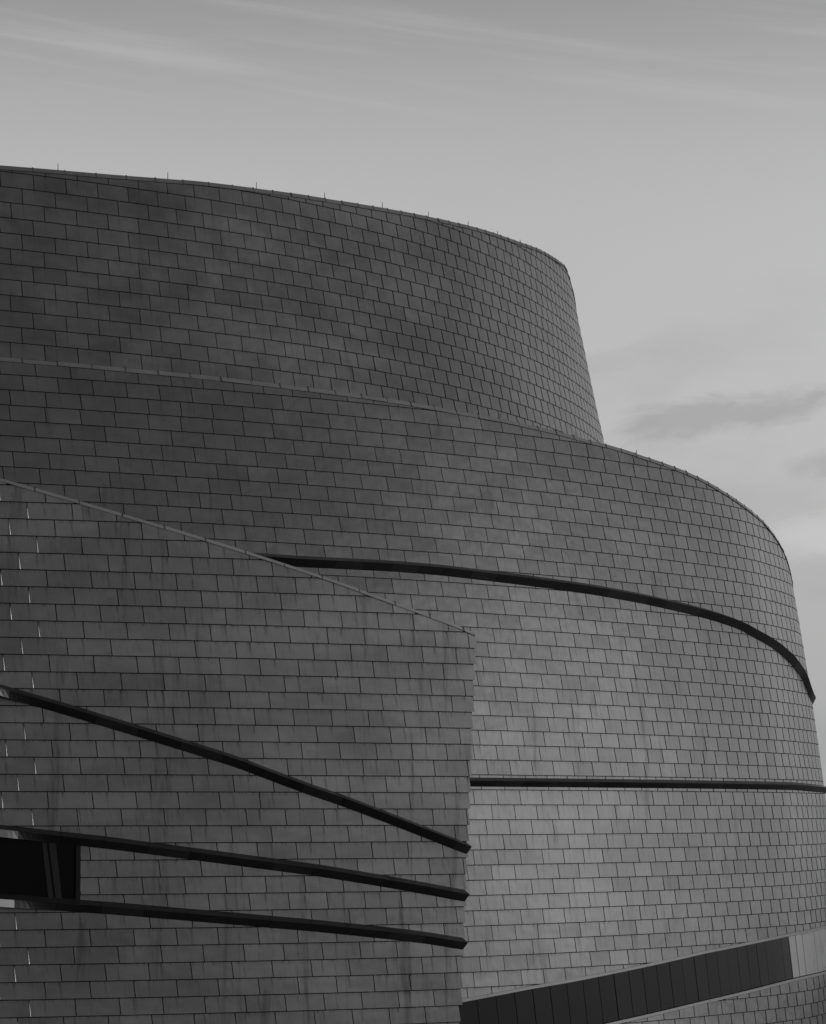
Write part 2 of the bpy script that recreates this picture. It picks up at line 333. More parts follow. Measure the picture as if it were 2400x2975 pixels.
def mesh_obj(name, verts, faces, mat, parent=None, attrs=None, uv=None, smooth=None, edge_mat=None, slots=None):
    """one mesh object from world-space vertices; its origin goes to their middle"""
    A = np.array(verts, float)
    org = (A.min(0) + A.max(0)) / 2
    me = bpy.data.meshes.new(name)
    me.from_pydata((A - org).tolist(), [], faces)
    if attrs:
        for k, vals in attrs.items():
            at = me.attributes.new(k, 'FLOAT', 'POINT')
            at.data.foreach_set('value', np.asarray(vals, np.float32))
    if uv is not None:
        lay = me.uv_layers.new(name='UVMap')
        idx = np.empty(len(me.loops), np.int32)
        me.loops.foreach_get('vertex_index', idx)
        lay.data.foreach_set('uv', np.asarray(uv, np.float32)[idx].ravel())
    if smooth is not None:
        me.polygons.foreach_set('use_smooth', np.asarray(smooth, bool))
    me.materials.append(mat)
    if edge_mat:
        me.materials.append(edge_mat)                # faces that are not smooth are the folded-back edges
        me.polygons.foreach_set('material_index', slots or [0 if q else 1 for q in smooth])
    me.update()
    o = bpy.data.objects.new(name, me)
    C.objects.link(o)
    w = Vector(org)
    WORLD[o.name] = w
    if parent is not None:
        o.parent = parent
        o.location = w - WORLD[parent.name]
    else:
        o.location = w
    return o


class MB:
    """collects vertices and faces (and point attributes) for one mesh"""
    def __init__(self):
        self.v, self.f = [], []

    def box(self, p):
        """eight corners: bottom ring 0-3, top ring 4-7"""
        n = len(self.v)
        self.v += p
        self.f += [(n, n+3, n+2, n+1), (n+4, n+5, n+6, n+7)] + [(n+i, n+(i+1) % 4, n+4+(i+1) % 4, n+4+i) for i in range(4)]

    def loft(self, rings, closed=True, caps=True):
        n, m = len(self.v), len(rings[0])
        for r in rings:
            self.v += r
        for i in range(len(rings) - 1):
            for j in range(m if closed else m - 1):
                a, b = n + i*m + j, n + i*m + (j+1) % m
                self.f.append((a, b, b + m, a + m))
        if caps:
            self.f.append(tuple(n + j for j in range(m))[::-1])
            e = n + (len(rings) - 1) * m
            self.f.append(tuple(e + j for j in range(m)))


# ------------------------------------------------------------------ materials
def new_mat(name):
    m = bpy.data.materials.new(name)
    m.use_nodes = True
    nt = m.node_tree
    nt.nodes.clear()
    out = nt.nodes.new('ShaderNodeOutputMaterial')
    b = nt.nodes.new('ShaderNodeBsdfPrincipled')
    nt.links.new(b.outputs[0], out.inputs[0])
    return m, nt, b


class G:
    """small helper for shader graphs"""
    def __init__(self, nt):
        self.nt = nt

    def node(self, t, **kw):
        n = self.nt.nodes.new(t)
        for k, v in kw.items():
            setattr(n, k, v)
        return n

    def put(self, sock, v):
        if isinstance(v, (int, float)):
            sock.default_value = v
        else:
            self.nt.links.new(v, sock)

    def m(self, op, a, b=None, c=None, clamp=False):
        n = self.node('ShaderNodeMath', operation=op, use_clamp=clamp)
        for i, v in enumerate((a, b, c)):
            if v is not None:
                self.put(n.inputs[i], v)
        return n.outputs[0]

    def ramp(self, x, a, b, lo=0.0, hi=1.0):
        n = self.node('ShaderNodeMapRange', interpolation_type='SMOOTHSTEP')
        self.put(n.inputs[0], x)
        for i, v in enumerate((a, b, lo, hi)):
            n.inputs[i + 1].default_value = v
        return n.outputs[0]

    def noise(self, vec, scale, detail=3.0, rough=0.5, dist=0.0):
        n = self.node('ShaderNodeTexNoise')
        n.inputs['Scale'].default_value = scale
        n.inputs['Detail'].default_value = detail
        n.inputs['Roughness'].default_value = rough
        n.inputs['Distortion'].default_value = dist
        self.nt.links.new(vec, n.inputs['Vector'])
        return n.outputs[0]

    def mapping(self, vec, scale):
        n = self.node('ShaderNodeMapping')
        n.inputs['Scale'].default_value = scale
        self.nt.links.new(vec, n.inputs['Vector'])
        return n.outputs[0]

    def attr(self, name):
        n = self.node('ShaderNodeAttribute', attribute_name=name)
        return n.outputs['Fac']

    def grey(self, x):
        n = self.node('ShaderNodeCombineColor')
        for i in range(3):
            self.nt.links.new(x, n.inputs[i])
        return n.outputs[0]


def panel_metal(name, base, drips, patch, rough):
    """weathered sheet metal: a tone for each sheet, run-off streaks, soft blooms of patina and painted cloud reflections, waves in the sheet"""
    mt, nt, b = new_mat(name)
    g = G(nt)
    geo = g.node('ShaderNodeNewGeometry')
    pos = geo.outputs['Position']
    uvn = g.node('ShaderNodeUVMap')
    uvn.uv_map = 'UVMap'
    sep = g.node('ShaderNodeSeparateXYZ')
    nt.links.new(uvn.outputs[0], sep.inputs[0])
    u, v = sep.outputs[0], sep.outputs[1]          # u: 0..1 across the sheet, v: 0 bottom .. 1 top
    tone, drip, seed = g.attr('tone'), g.attr('drip'), g.attr('seed')
    # blooms of patina and painted-in cloud reflections, larger than a sheet and drawn out sideways
    off = g.node('ShaderNodeCombineXYZ')             # shifted for every sheet, so patina and painted reflections break at the joints
    nt.links.new(g.m('MULTIPLY', seed, 0.9), off.inputs[0])
    nt.links.new(g.m('MULTIPLY', seed, 0.45), off.inputs[2])
    add = g.node('ShaderNodeVectorMath', operation='ADD')
    nt.links.new(pos, add.inputs[0])
    nt.links.new(off.outputs[0], add.inputs[1])
    bloom = g.noise(g.mapping(add.outputs[0], (0.30, 0.12, 0.62)), 1.0, 4, 0.55, 0.4)
    bloom2 = g.noise(g.mapping(add.outputs[0], (0.9, 0.5, 1.5)), 1.0, 4, 0.6, 0.3)
    # per-sheet coordinates
    cmb = g.node('ShaderNodeCombineXYZ')
    nt.links.new(g.m('MULTIPLY_ADD', u, 1.2, g.m('MULTIPLY', seed, 37.0)), cmb.inputs[0])
    nt.links.new(g.m('MULTIPLY', v, 0.5), cmb.inputs[1])
    nt.links.new(seed, cmb.inputs[2])
    pv = cmb.outputs[0]
    # streak below the joint of the course above
    wob = g.m('MULTIPLY', g.m('SUBTRACT', g.noise(pv, 5.0, 3), 0.5), 0.05)
    dist = g.m('ABSOLUTE', g.m('SUBTRACT', g.m('ADD', u, wob), drip))
    line = g.m('MULTIPLY', g.ramp(dist, 0.004, 0.042, 1.0, 0.0), g.ramp(v, -0.5, 1.0, 0.25, 1.0))
    line = g.m('MULTIPLY', line, g.ramp(g.noise(pv, 2.0, 2), 0.35, 0.65, 0.15, 1.0))
    # fine vertical run-off and short dark teeth along the top edge
    run = g.noise(g.mapping(pv, (9.0, 0.9, 1.0)), 1.6, 4, 0.6)
    run = g.ramp(run, 0.52, 0.78)
    teeth = g.m('MULTIPLY', g.ramp(g.noise(g.mapping(pv, (34.0, 0.3, 1.0)), 1.0, 2), 0.48, 0.7), g.ramp(v, 0.72, 1.0))
    rimdark = g.m('ADD', g.ramp(v, 0.88, 1.02, 0.0, 0.22), g.ramp(v, 0.10, -0.02, 0.0, 0.16))
    spot = g.ramp(g.noise(pv, 7.0, 4, 0.65, 0.8), 0.68, 0.78)
    dirt = g.m('MULTIPLY', line, 0.34)
    dirt = g.m('MULTIPLY_ADD', run, 0.22, dirt)
    dirt = g.m('MULTIPLY_ADD', teeth, 0.45, dirt)
    dirt = g.m('MULTIPLY_ADD', rimdark, 0.55, dirt)
    dirt = g.m('MULTIPLY_ADD', spot, 0.25, dirt)
    # long run-off over several courses
    long = g.noise(g.mapping(pos, (1.7, 1.7, 0.13)), 1.0, 4, 0.62, 0.5)
    dirt = g.m('MULTIPLY_ADD', g.ramp(long, 0.56, 0.76), 0.38, dirt)
    dirt = g.m('MULTIPLY', dirt, drips, clamp=True)
    k = g.m('MULTIPLY_ADD', tone, 0.055, 1.0)
    k = g.m('MULTIPLY', k, g.ramp(bloom, 0.34, 0.66, 1.0 - patch, 1.0 + patch * 0.45))
    k = g.m('MULTIPLY', k, g.ramp(bloom2, 0.3, 0.7, 1.0 - patch * 0.55, 1.0 + patch * 0.45))
    k = g.m('MULTIPLY', k, g.m('SUBTRACT', 1.0, dirt))
    nt.links.new(g.grey(g.m('MULTIPLY', k, base)), b.inputs['Base Color'])
    b.inputs['Metallic'].default_value = 0.9
    r = g.m('MULTIPLY_ADD', g.m('SUBTRACT', bloom2, 0.5), 0.18, rough)
    r = g.m('MULTIPLY_ADD', dirt, 0.25, r)
    nt.links.new(r, b.inputs['Roughness'])
    bump = g.node('ShaderNodeBump')
    bump.inputs['Strength'].default_value = 0.5
    bump.inputs['Distance'].default_value = 0.02
    wave = g.noise(pv, 2.0, 1)
    nt.links.new(wave, bump.inputs['Height'])
    nt.links.new(bump.outputs[0], b.inputs['Normal'])
    return mt


def plain(name, base, rough, metallic=0.0, var=0.25, scale=2.0, streak=1.0, spec=0.5):
    mt, nt, b = new_mat(name)
    b.inputs['Specular IOR Level'].default_value = spec
    g = G(nt)
    geo = g.node('ShaderNodeNewGeometry')
    n1 = g.noise(g.mapping(geo.outputs['Position'], (1.0, 1.0, 1.0 / streak)), scale, 5, 0.6, 0.3)
    n2 = g.noise(geo.outputs['Position'], scale * 9, 3, 0.6)
    k = g.m('MULTIPLY_ADD', g.m('SUBTRACT', n1, 0.5), var * 2, 1.0)
    k = g.m('MULTIPLY_ADD', g.m('SUBTRACT', n2, 0.5), var * 0.7, k)
    nt.links.new(g.grey(g.m('MULTIPLY', k, base)), b.inputs['Base Color'])
    b.inputs['Metallic'].default_value = metallic
    nt.links.new(g.m('MULTIPLY_ADD', g.m('SUBTRACT', n1, 0.5), 0.2, rough), b.inputs['Roughness'])
    bump = g.node('ShaderNodeBump')
    bump.inputs['Strength'].default_value = 0.25
    bump.inputs['Distance'].default_value = 0.01
    nt.links.new(n1, bump.inputs['Height'])
    nt.links.new(bump.outputs[0], b.inputs['Normal'])
    return mt


M = {}
M['upper'] = panel_metal('sheet_metal_upper', 0.090, 0.6, 0.20, 0.30)
M['lower'] = panel_metal('sheet_metal_lower', 0.092, 0.6, 0.10, 0.28)
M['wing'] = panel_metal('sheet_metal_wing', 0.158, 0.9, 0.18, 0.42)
M['backing'] = plain('black_membrane', 0.010, 0.9, spec=0.0)
M['joint'] = plain('blackened_sheet_edge', 0.02, 0.7, spec=0.1)
M['coping_dark'] = plain('dark_coping_metal', 0.13, 0.45, 0.9, 0.3, 1.2)
M['coping_pale'] = plain('pale_coping_metal', 0.27, 0.42, 0.9, 0.25, 1.2)
M['coping'] = plain('coping_metal', 0.18, 0.45, 0.9, 0.25, 1.2)
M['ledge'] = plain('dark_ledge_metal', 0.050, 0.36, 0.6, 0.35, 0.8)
M['ledge_worn'] = plain('dark_ledge_metal_worn', 0.075, 0.42, 0.6, 0.35, 0.8)
M['ledge_core'] = plain('ledge_joint', 0.006, 0.9, spec=0.0)
M['glint'] = plain('edge_glint_metal', 0.75, 0.25, 1.0, 0.1, 1.0)  # pale metal for strips that stand in for highlights on sheet edges
M['ledge_top'] = plain('ledge_upper_face_metal', 0.13, 0.42, 0.7, 0.4, 1.2)  # paler copy of the ledge metal, the upper face's lighter shading put into colour
M['faint_glint_ledge'] = plain('faint_glint_ledge_metal', 0.22, 0.40, 1.0, 0.3, 1.0)  # pale fascia colour for a weak reflection at a ledge's left end
M['glint_ledge'] = plain('glint_ledge_metal', 0.55, 0.35, 1.0, 0.15, 1.0)  # pale fascia colour for the bright reflection at a ledge's left end
M['rod'] = plain('rod_metal', 0.10, 0.4, 0.8)
M['glass'] = plain('dark_glass', 0.003, 0.15, 0.0, 0.1, 0.5, spec=0.06)
M['frame'] = plain('window_frame', 0.006, 0.5, 0.0, spec=0.2)
M['pane_strip'] = plain('pane_strip_grey', 0.022, 0.6, 0.0, spec=0.2)
M['strip_dark'] = plain('dark_strip_cladding', 0.007, 0.34, 0.0, 0.25, 0.6, 3.0, 0.09)
M['strip_mirrored_sky'] = plain('mirrored_sky_cladding', 0.26, 0.42, 0.7, 0.3, 1.6, 6.0)  # bright sky mirrored in dark glass, put into the board colour
M['strip_trim'] = plain('strip_trim_metal', 0.115, 0.4, 0.9, 0.2, 1.0)
M['ground'] = plain('pale_bounce_ground', 0.26, 0.9, 0.0, 0.2, 0.05)  # unseen ground, its tone raised to bounce light onto the walls

def mirrored_trees(mt):
    """dark upright marks painted on the pale boards for trees mirrored in them"""
    nt = mt.node_tree
    g = G(nt)
    geo = g.node('ShaderNodeNewGeometry')
    n = g.noise(g.mapping(geo.outputs['Position'], (5.0, 5.0, 0.9)), 1.3, 6, 0.7, 1.5)
    k = g.ramp(n, 0.56, 0.66, 1.0, 0.25)
    bs = next(x for x in nt.nodes if x.type == 'BSDF_PRINCIPLED')
    src = bs.inputs['Base Color'].links[0].from_socket
    mix = g.node('ShaderNodeMix', data_type='RGBA', blend_type='MULTIPLY')
    mix.inputs[0].default_value = 1.0
    nt.links.new(src, mix.inputs[6])
    nt.links.new(g.grey(k), mix.inputs[7])
    nt.links.new(mix.outputs[2], bs.inputs['Base Color'])
    return mt


M['strip_mirrored_trees'] = mirrored_trees(plain('mirrored_trees_cladding', 0.26, 0.42, 0.7, 0.3, 1.6, 6.0))  # tree reflections painted into the board colour

# ------------------------------------------------------------------ ground
def build_ground():
    v, f, n = [(0, 100, 0)], [], 64
    for r in (60, 300, 1500, 9000):
        v += [(r * math.cos(2*math.pi*i/n), 100 + r * math.sin(2*math.pi*i/n), 0) for i in range(n)]
    f += [(0, 1 + i, 1 + (i+1) % n) for i in range(n)]
    for k in range(3):
        a, b = 1 + k*n, 1 + (k+1)*n
        f += [(a + i, b + i, b + (i+1) % n, a + (i+1) % n) for i in range(n)]
    o = mesh_obj('ground', v, f, M['ground'])
    o['kind'] = 'structure'
    o['label'] = 'wide unseen ground around the metal clad building, made pale to bounce light'


build_ground()

# ------------------------------------------------------------------ cladding
P_H = {'upper': 0.5325, 'lower': 0.5, 'wing': 0.5}       # height of one course
RUN = {   # length of one sheet along the plan, and slow drift of the joint pattern
    'upper': dict(L=[(-30, 1.203), (0.0, 1.203), (5.32, 1.171), (9.58, 1.033), (13.84, 1.001), (17.04, 0.916), (21.3, 0.841), (27.69, 0.809), (34.08, 0.788), (63.9, 0.788)],
                  c=[(9.58, 0), (11.71, 0.25), (13.84, 0.6), (15.97, 0.8), (18.11, 0.87), (23.43, 0.8), (29.82, 0.65), (33.02, 0.6), (36.21, 0.85)], skew=0.0),
    'lower': dict(L=[(-30, 1.2), (0, 1.2), (6, 1.16), (12, 1.1), (15, 1.06), (20, 1.01), (24, .95), (28, .88), (31, .82), (34, .77), (60, .8)],
                  c=[(28, 0), (31, .1), (33, .15), (34.5, .02), (36, -.2), (39, -.3)], skew=-0.08),
    'wing': dict(L=[(-30, 1.37), (-0.69, 1.37), (3.3, 1.31), (6, 1.27), (8, 1.25), (15, 1.23), (40, 1.23)], c=[(0, 0), (1, 0)], skew=-0.12)}
SHIFT = {
    'upper': [(6, .9 + 6*.37), (0, .9), (-9, -2.43), (-10, -2.79), (-30, -10.2)],
    'lower': [(4, 2.6), (0, 1.0), (-1, .94), (-2, .60), (-3, .25), (-4, -.1), (-5, -.41), (-6, -.76), (-7, -1.1), (-8, -1.43), (-9, -1.78), (-10, -2.08),
              (-13, -3.05), (-14, -3.37), (-16, -4.02), (-18, -4.62), (-20, -5.23), (-22, -5.8), (-23, -6.1), (-24, -6.43), (-25, -6.76), (-27, -7.33), (-28, -7.64),
              (-30, -8.23), (-31, -8.53), (-33, -9.09), (-35, -9.65), (-37, -10.22), (-50, -13.9)],
    'wing': [(10, 4.9), (0, 1.1), (-4, -.46), (-5, -.85), (-6, -1.25), (-7, -1.63), (-8, -2.0), (-9, -2.39), (-10, -2.76), (-11, -3.15), (-12, -3.53), (-14, -4.32),
             (-16, -5.06), (-18, -5.74), (-20, -6.46), (-22, -7.25), (-24, -8.08), (-26, -8.8), (-27, -9.09), (-28, -9.43), (-29, -9.76), (-30, -10.01), (-45, -15.0)]}


def joint_phase(vol):
    r = RUN[vol]
    s = np.arange(VOL[vol]['P'][0, 0], VOL[vol]['P'][-1, 0], 0.02)
    Ls = np.interp(s, *zip(*r['L']))
    ph = np.cumsum(1 / Ls) * 0.02
    ph -= np.interp(-0.69 if vol == 'wing' else 0.0, s, ph)
    ph += np.interp(s, *zip(*r['c']))
    return s, ph, Ls


PHASE = {k: joint_phase(k) for k in VOL}


def row_joints(vol, k):
    """run positions of the joints of course k (top edge at course line k)"""
    s, ph, Ls = PHASE[vol]
    P = VOL[vol]['P']
    z = VOL[vol]['top'] + k * P_H[vol]
    b = np.interp(s, P[:, 0], P[:, 3])
    if vol == 'lower':
        sa, oref = (28.0, 0.9) if k >= -22 else (16.0, -0.9)
    elif vol == 'upper':
        sa, oref = 2.0, 0.43
    else:
        sa, oref = 7.3, 0.0
    ba = np.interp(sa, s, b)
    ph = ph - 0.8 * (offset_at(vol, z) - oref) * (b - ba) / Ls
    ph = np.maximum.accumulate(ph)
    ks, vs = zip(*sorted(SHIFT[vol]))
    sh = float(np.interp(k, ks, vs))
    n0, n1 = int(math.ceil(ph[0] - sh)), int(math.floor(ph[-1] - sh))
    return [float(np.interp(n + sh, ph, s)) for n in range(n0, n1 + 1)], sh


GAP_V, GAP_H, DEPTH = 0.027, 0.025, 0.035


def cut_spans(vol, s):
    """free height intervals of the cladding at run s"""
    rim = float(RIM[vol](s)) - 0.10
    if vol == 'lower':
        if s > 10.2 and s < 51.5:
            return [(-12.0, float(STRIP_BOT(s)) - 0.11), (float(STRIP_TOP(s)) + 0.11, rim)]
        return [(-12.0, rim)]
    if vol == 'wing':
        if s < 2.43:
            return [(-12.0, float(LEDGE['f3'](s)) - 0.05), (float(LEDGE['f2'](s)) - 0.10, rim)]
        return [(-12.0, rim)]
    return [(-12.0, rim)]


def panel_pieces(vol, k, sa, sb, skew):
    """the sheet between joints sa and sb of course k, cut to the free spans: lists of columns (s_top, s_bot, zb, zt, u)"""
    zt = VOL[vol]['top'] + k * P_H[vol] - GAP_H / 2
    zb = zt - P_H[vol] + GAP_H
    P = VOL[vol]['P']
    gv = []
    for q in (sa, sb):       # flat sheets on a tightening curve leave wider joints
        t = min(1.0, max(0.0, (float(np.interp(q, P[:, 0], P[:, 3])) - 0.72) / 0.65))
        gv.append(GAP_V + 0.075 * t)
    a, b = sa + gv[0] / 2, sb - gv[1] / 2
    if b - a < 0.03:
        return []
    if vol == 'wing':
        zm = (zt + zb) / 2
        e = float(edge_s(zm)) - 0.01
        if a > e - 0.05:
            return []
        b_lim = min(b, e)
    else:
        b_lim = b
    cut = False
    for q in np.linspace(a, b_lim, 5):
        sp = cut_spans(vol, q)
        if not any(lo <= zb and hi >= zt for lo, hi in sp):
            cut = True
    if vol == 'wing' and a < 2.43 < b_lim and -3.2 < zb < 0:
        cut = True
    m = 9 if cut else 3
    us = list(np.linspace(0, 1, m))
    out = []
    nsp = max(len(cut_spans(vol, q)) for q in (a, b_lim))
    if cut and vol == 'wing' and a < 2.43 < b_lim:
        subs = [(a, 2.425, 2), (2.435, b_lim, 1)]
    else:
        subs = [(a, b_lim, nsp)]
    for (s0, s1, ns) in subs:
        if s1 - s0 < 0.03:
            continue
        for i in range(ns):
            cols = []
            for u in us:
                s = s0 + (s1 - s0) * u
                sp = cut_spans(vol, s)
                lo, hi = sp[min(i, len(sp) - 1)]
                c0, c1 = max(zb, lo), min(zt, hi)
                if c1 - c0 > 0.012:
                    cols.append((s, c0, c1, (s - sa) / (sb - sa)))
                elif len(cols) >= 2:
                    break
                else:
                    cols = []
            if len(cols) >= 2:
                out.append(cols)
    return out


def panel_mesh(vol, cols, zt, zb, skew, drip):
    """a thin sheet standing proud of the wall; front grid plus returned edges"""
    t = R.gauss(0, 1)
    j = [R.gauss(0, 0.0022) for _ in range(4)]
    V, F, UV, SM = [], [], [], []
    n = len(cols)
    for out_base in (0.0, -DEPTH):
        for (s, c0, c1, u) in cols:
            for z in (c0, c1):
                w = (z - zb) / (zt - zb)
                jit = (j[0]*(1-u) + j[1]*u) * (1-w) + (j[2]*(1-u) + j[3]*u) * w if out_base == 0 else 0.0
                lap = 0.010 * (1 - w) if out_base == 0 else 0.0     # each course laps a little over the one below
                V.append(pt(vol, s + skew * (z - zt), z, out_base + jit + lap))
                UV.append((u, w))
    for i in range(n - 1):
        a = 2*i
        F.append((a, a+2, a+3, a+1))
        SM.append(True)
    V += V[:2*n]                       # the returned edges keep corners of their own
    UV += UV[:2*n]
    A, B = 4*n, 2*n
    for i in range(n - 1):
        a = 2*i
        F.append((A+a, B+a, B+a+2, A+a+2))
        F.append((A+a+1, A+a+3, B+a+3, B+a+1))
        SM += [False, False]
    F.append((A, A+1, B+1, B))
    e = 2*(n-1)
    F.append((A+e, B+e, B+e+1, A+e+1))
    SM += [False, False]
    seed = R.random()
    k = len(V)
    return V, F, UV, SM, [t]*k, [drip]*k, [seed]*k


def project_px(p):
    x, y, z = p[0], p[1], p[2] - EYE
    c, s = math.cos(PITCH), math.sin(PITCH)
    yf = y*c + z*s
    return 1200 + 8528.45 * x / yf, 1487.5 - 8528.45 * (z*c - y*s) / yf


def clad(vol, root, krange, smin, smax, visible_below=None):
    made = []
    for k in krange:
        J, sh = row_joints(vol, k)
        _, sh_up = row_joints(vol, k + 1)
        drip = (sh_up - sh) % 1.0
        skew = RUN[vol]['skew']
        zt = VOL[vol]['top'] + k * P_H[vol]
        for a, b in zip(J[:-1], J[1:]):
            if b < smin or a > smax:
                continue
            for cols in panel_pieces(vol, k, a, b, skew):
                made.append(panel_mesh(vol, cols, zt, zt - P_H[vol], skew, drip))
    # the 300 that show largest become sheets of their own, the rest one mass
    def shown(mm):
        V = mm[0]
        P = [project_px(p) for p in V[:len(V)//3]]
        xs, ys = [p[0] for p in P], [p[1] for p in P]
        cx, cy = sum(xs)/len(xs), sum(ys)/len(ys)
        if cx < 0 or cx > 2400 or cy < 0 or cy > 2975:
            return 0
        if visible_below and not visible_below(cx, cy):
            return 0
        area = 0
        m = len(P) // 2
        for i in range(m - 1):
            q = [P[2*i], P[2*i+2], P[2*i+3], P[2*i+1]]
            area += abs(sum(q[t][0]*q[(t+1) % 4][1] - q[(t+1) % 4][0]*q[t][1] for t in range(4))) / 2
        return area
    order = sorted(range(len(made)), key=lambda i: -shown(made[i]))
    for i in order[:300]:
        V, F, UV, SM, t, dr, sd = made[i]
        mesh_obj('cladding_sheet', V, F, M[vol], root, dict(tone=t, drip=dr, seed=sd), UV, SM, M['joint'])
    V, F, UV, SM, T, DR, SD = [], [], [], [], [], [], []
    for i in order[300:]:
        v, f, uv, sm, t, dr, sd = made[i]
        n = len(V)
        V += v
        F += [tuple(a + n for a in q) for q in f]
        UV += uv
        SM += sm
        T += t
        DR += dr
        SD += sd
    if V:
        o = mesh_obj('cladding_sheets', V, F, M[vol], root, dict(tone=T, drip=DR, seed=SD), UV, SM, M['joint'])
        o['kind'] = 'stuff'
    return len(made)


def backing(vol, root, zlow, s0, s1):
    """the dark wall behind the sheets, seen through the joints"""
    mb = MB()
    ss = np.arange(s0, s1, 0.4)
    if vol == 'wing':
        ts = np.linspace(0, 1, 50)
        zs = [zlow, -8, -6, -4, -2, 0, 2, 4, 5.6]
        rows = []
        for t in ts:
            col = []
            for f in np.linspace(0, 1, 12):
                # height between the foot and the rim; the free end leans
                s = s0 + (15.35 - s0) * t
                z = zlow + (float(RIM[vol](s)) - 0.06 - zlow) * f
                se = float(edge_s(z))
                s = s0 + (se - s0) * t
                z = min(z, float(RIM[vol](s)) - 0.06)
                col.append(pt(vol, s, z, -DEPTH))
            rows.append(col)
        mb.loft(rows, closed=False, caps=False)
        end = rows[-1]
        mb.loft([end, [(x - 0.9, y + 5.0, z) for x, y, z in end]], closed=False, caps=False)
    else:
        rows = []
        for s in ss:
            top = float(RIM[vol](s)) - 0.06
            rows.append([pt(vol, s, z, -DEPTH) for z in np.linspace(zlow, top, 14)])
        mb.loft(rows, closed=False, caps=False)
    mesh_obj('backing_wall', mb.v, mb.f, M['backing'], root)


def coping(vol, root, s0, s1, h, tilt, mat, bump=0.03):
    """folded metal capping along the rim, in lengths with a clip over each joint"""
    s, ph, Ls = PHASE[vol]
    P0, P1 = np.interp([s0, s1], s, ph)
    marks = [s0] + [float(np.interp(p, ph, s)) for p in np.arange(math.ceil(P0) + 0.27, P1, 1.0)] + [s1]
    core = MB()
    rings = []
    for q in np.arange(s0, s1, 0.3):
        r = float(RIM[vol](q))
        rings.append([pt(vol, q, r - h + .02, 0.0), pt(vol, q, r - .015, -tilt - .012), pt(vol, q, r - .015, -0.4), pt(vol, q, r - h + .02, -0.4)])
    core.loft(rings)
    cap = mesh_obj('coping', core.v, core.f, M['backing'], root)
    for a, b in zip(marks[:-1], marks[1:]):
        if b - a < 0.1:
            continue
        mb = MB()
        rings = []
        jz = R.gauss(0, .004)
        jo = R.gauss(0, .006)
        for q in np.linspace(a + .006, b - .006, 4):
            r = float(RIM[vol](q)) + jz
            rings.append([pt(vol, q, r - h, 0.035 + jo), pt(vol, q, r, 0.035 - tilt + jo), pt(vol, q, r + .01, -0.42), pt(vol, q, r - h, -0.42)])
        mb.loft(rings)
        mesh_obj('coping_length', mb.v, mb.f, mat, cap)
        if b < s1 - .05:
            mb = MB()
            r = float(RIM[vol](b))
            w = 0.014
            mb.loft([[pt(vol, q, r - h * .9, 0.043), pt(vol, q, r + bump, 0.044 - tilt), pt(vol, q, r + bump, -0.03 - tilt), pt(vol, q, r - h * .9, 0.0)] for q in (b - w, b + w)])
            mesh_obj('coping_clip', mb.v, mb.f, M['rod'], cap)
    return cap


def ledge(vol, root, line, s0, s1, length, name='ledge', reach=0.30, rise=0.14, drop=0.23, turn=None, glint=None, glint_mat=None, taper=None, top_mat=None):
    """a dark projecting ledge with a ridge, in folded lengths on a core"""
    def ring(q, k=0.0, shrink=0.0):
        z = float(line(q))
        rr = reach
        if taper:
            rr = float(np.interp(q, taper[0], taper[1]))
        lo = 0.03
        if turn is not None:  # fascia swung upright towards the left to shape the added glint
            t = min(1.0, max(0.0, (turn - q) / 1.6))
            lo = 0.03 + (rr + 0.01) * t * t * (3 - 2 * t)
        return [pt(vol, q, z + rise - shrink, -0.02), pt(vol, q, z, rr - shrink + k), pt(vol, q, z - drop + shrink, lo - shrink + k * .5), pt(vol, q, z - drop + shrink, -0.02)]
    core = MB()
    core.loft([ring(q, 0, 0.014) for q in np.arange(s0 + .02, s1 - .02, 0.35)] + [ring(s1 - .02, 0, 0.014)])
    base = mesh_obj(name, core.v, core.f, M['ledge_core'], root)
    q = s0
    i = 0
    while q < s1 - 0.05:
        e = min(q + length, s1)
        if s1 - e < 0.35:
            e = s1
        mb = MB()
        k = R.gauss(0, .0025)
        ks = [ring(t, k) for t in np.linspace(q + .006, e - (.006 if e < s1 else 0), 9 if turn is not None and q < turn else 5)]
        mb.loft(ks)
        dark = M['ledge_worn'] if R.random() < 0.3 else M['ledge']
        if glint is not None and glint - 2.0 < e <= glint + .01:
            under = [0 if j % 4 == 1 else 1 for j in range(len(mb.f) - 2)] + [1, 1]     # fascia under the ridge coloured pale, standing in for a bright reflection
            mesh_obj('ledge_length', mb.v, mb.f, glint_mat, base, edge_mat=dark, slots=under)
        else:
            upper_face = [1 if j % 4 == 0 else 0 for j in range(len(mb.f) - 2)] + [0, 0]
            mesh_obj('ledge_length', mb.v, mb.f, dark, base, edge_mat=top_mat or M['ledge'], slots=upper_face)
        q = e
        i += 1
    return base


def rods(vol, root, ss, heights):
    for s, h in zip(ss, heights):
        mb = MB()
        x, y, z = pt(vol, s, float(RIM[vol](s)), -0.10)
        rings = []
        for (zz, r) in ((-0.08, .022), (0.0, .022), (0.005, .013), (h * .8, .011), (h, .003)):
            rings.append([(x + r * math.cos(a), y + r * math.sin(a), z + zz) for a in np.linspace(0, 2*math.pi, 7)[:-1]])
        mb.loft(rings)
        mesh_obj('lightning_rod', mb.v, mb.f, M['rod'], root)


def base_of(vol, s):
    x, y, z = pt(vol, s, -EYE + 0.0)
    return (x, y + 6, 0.0)


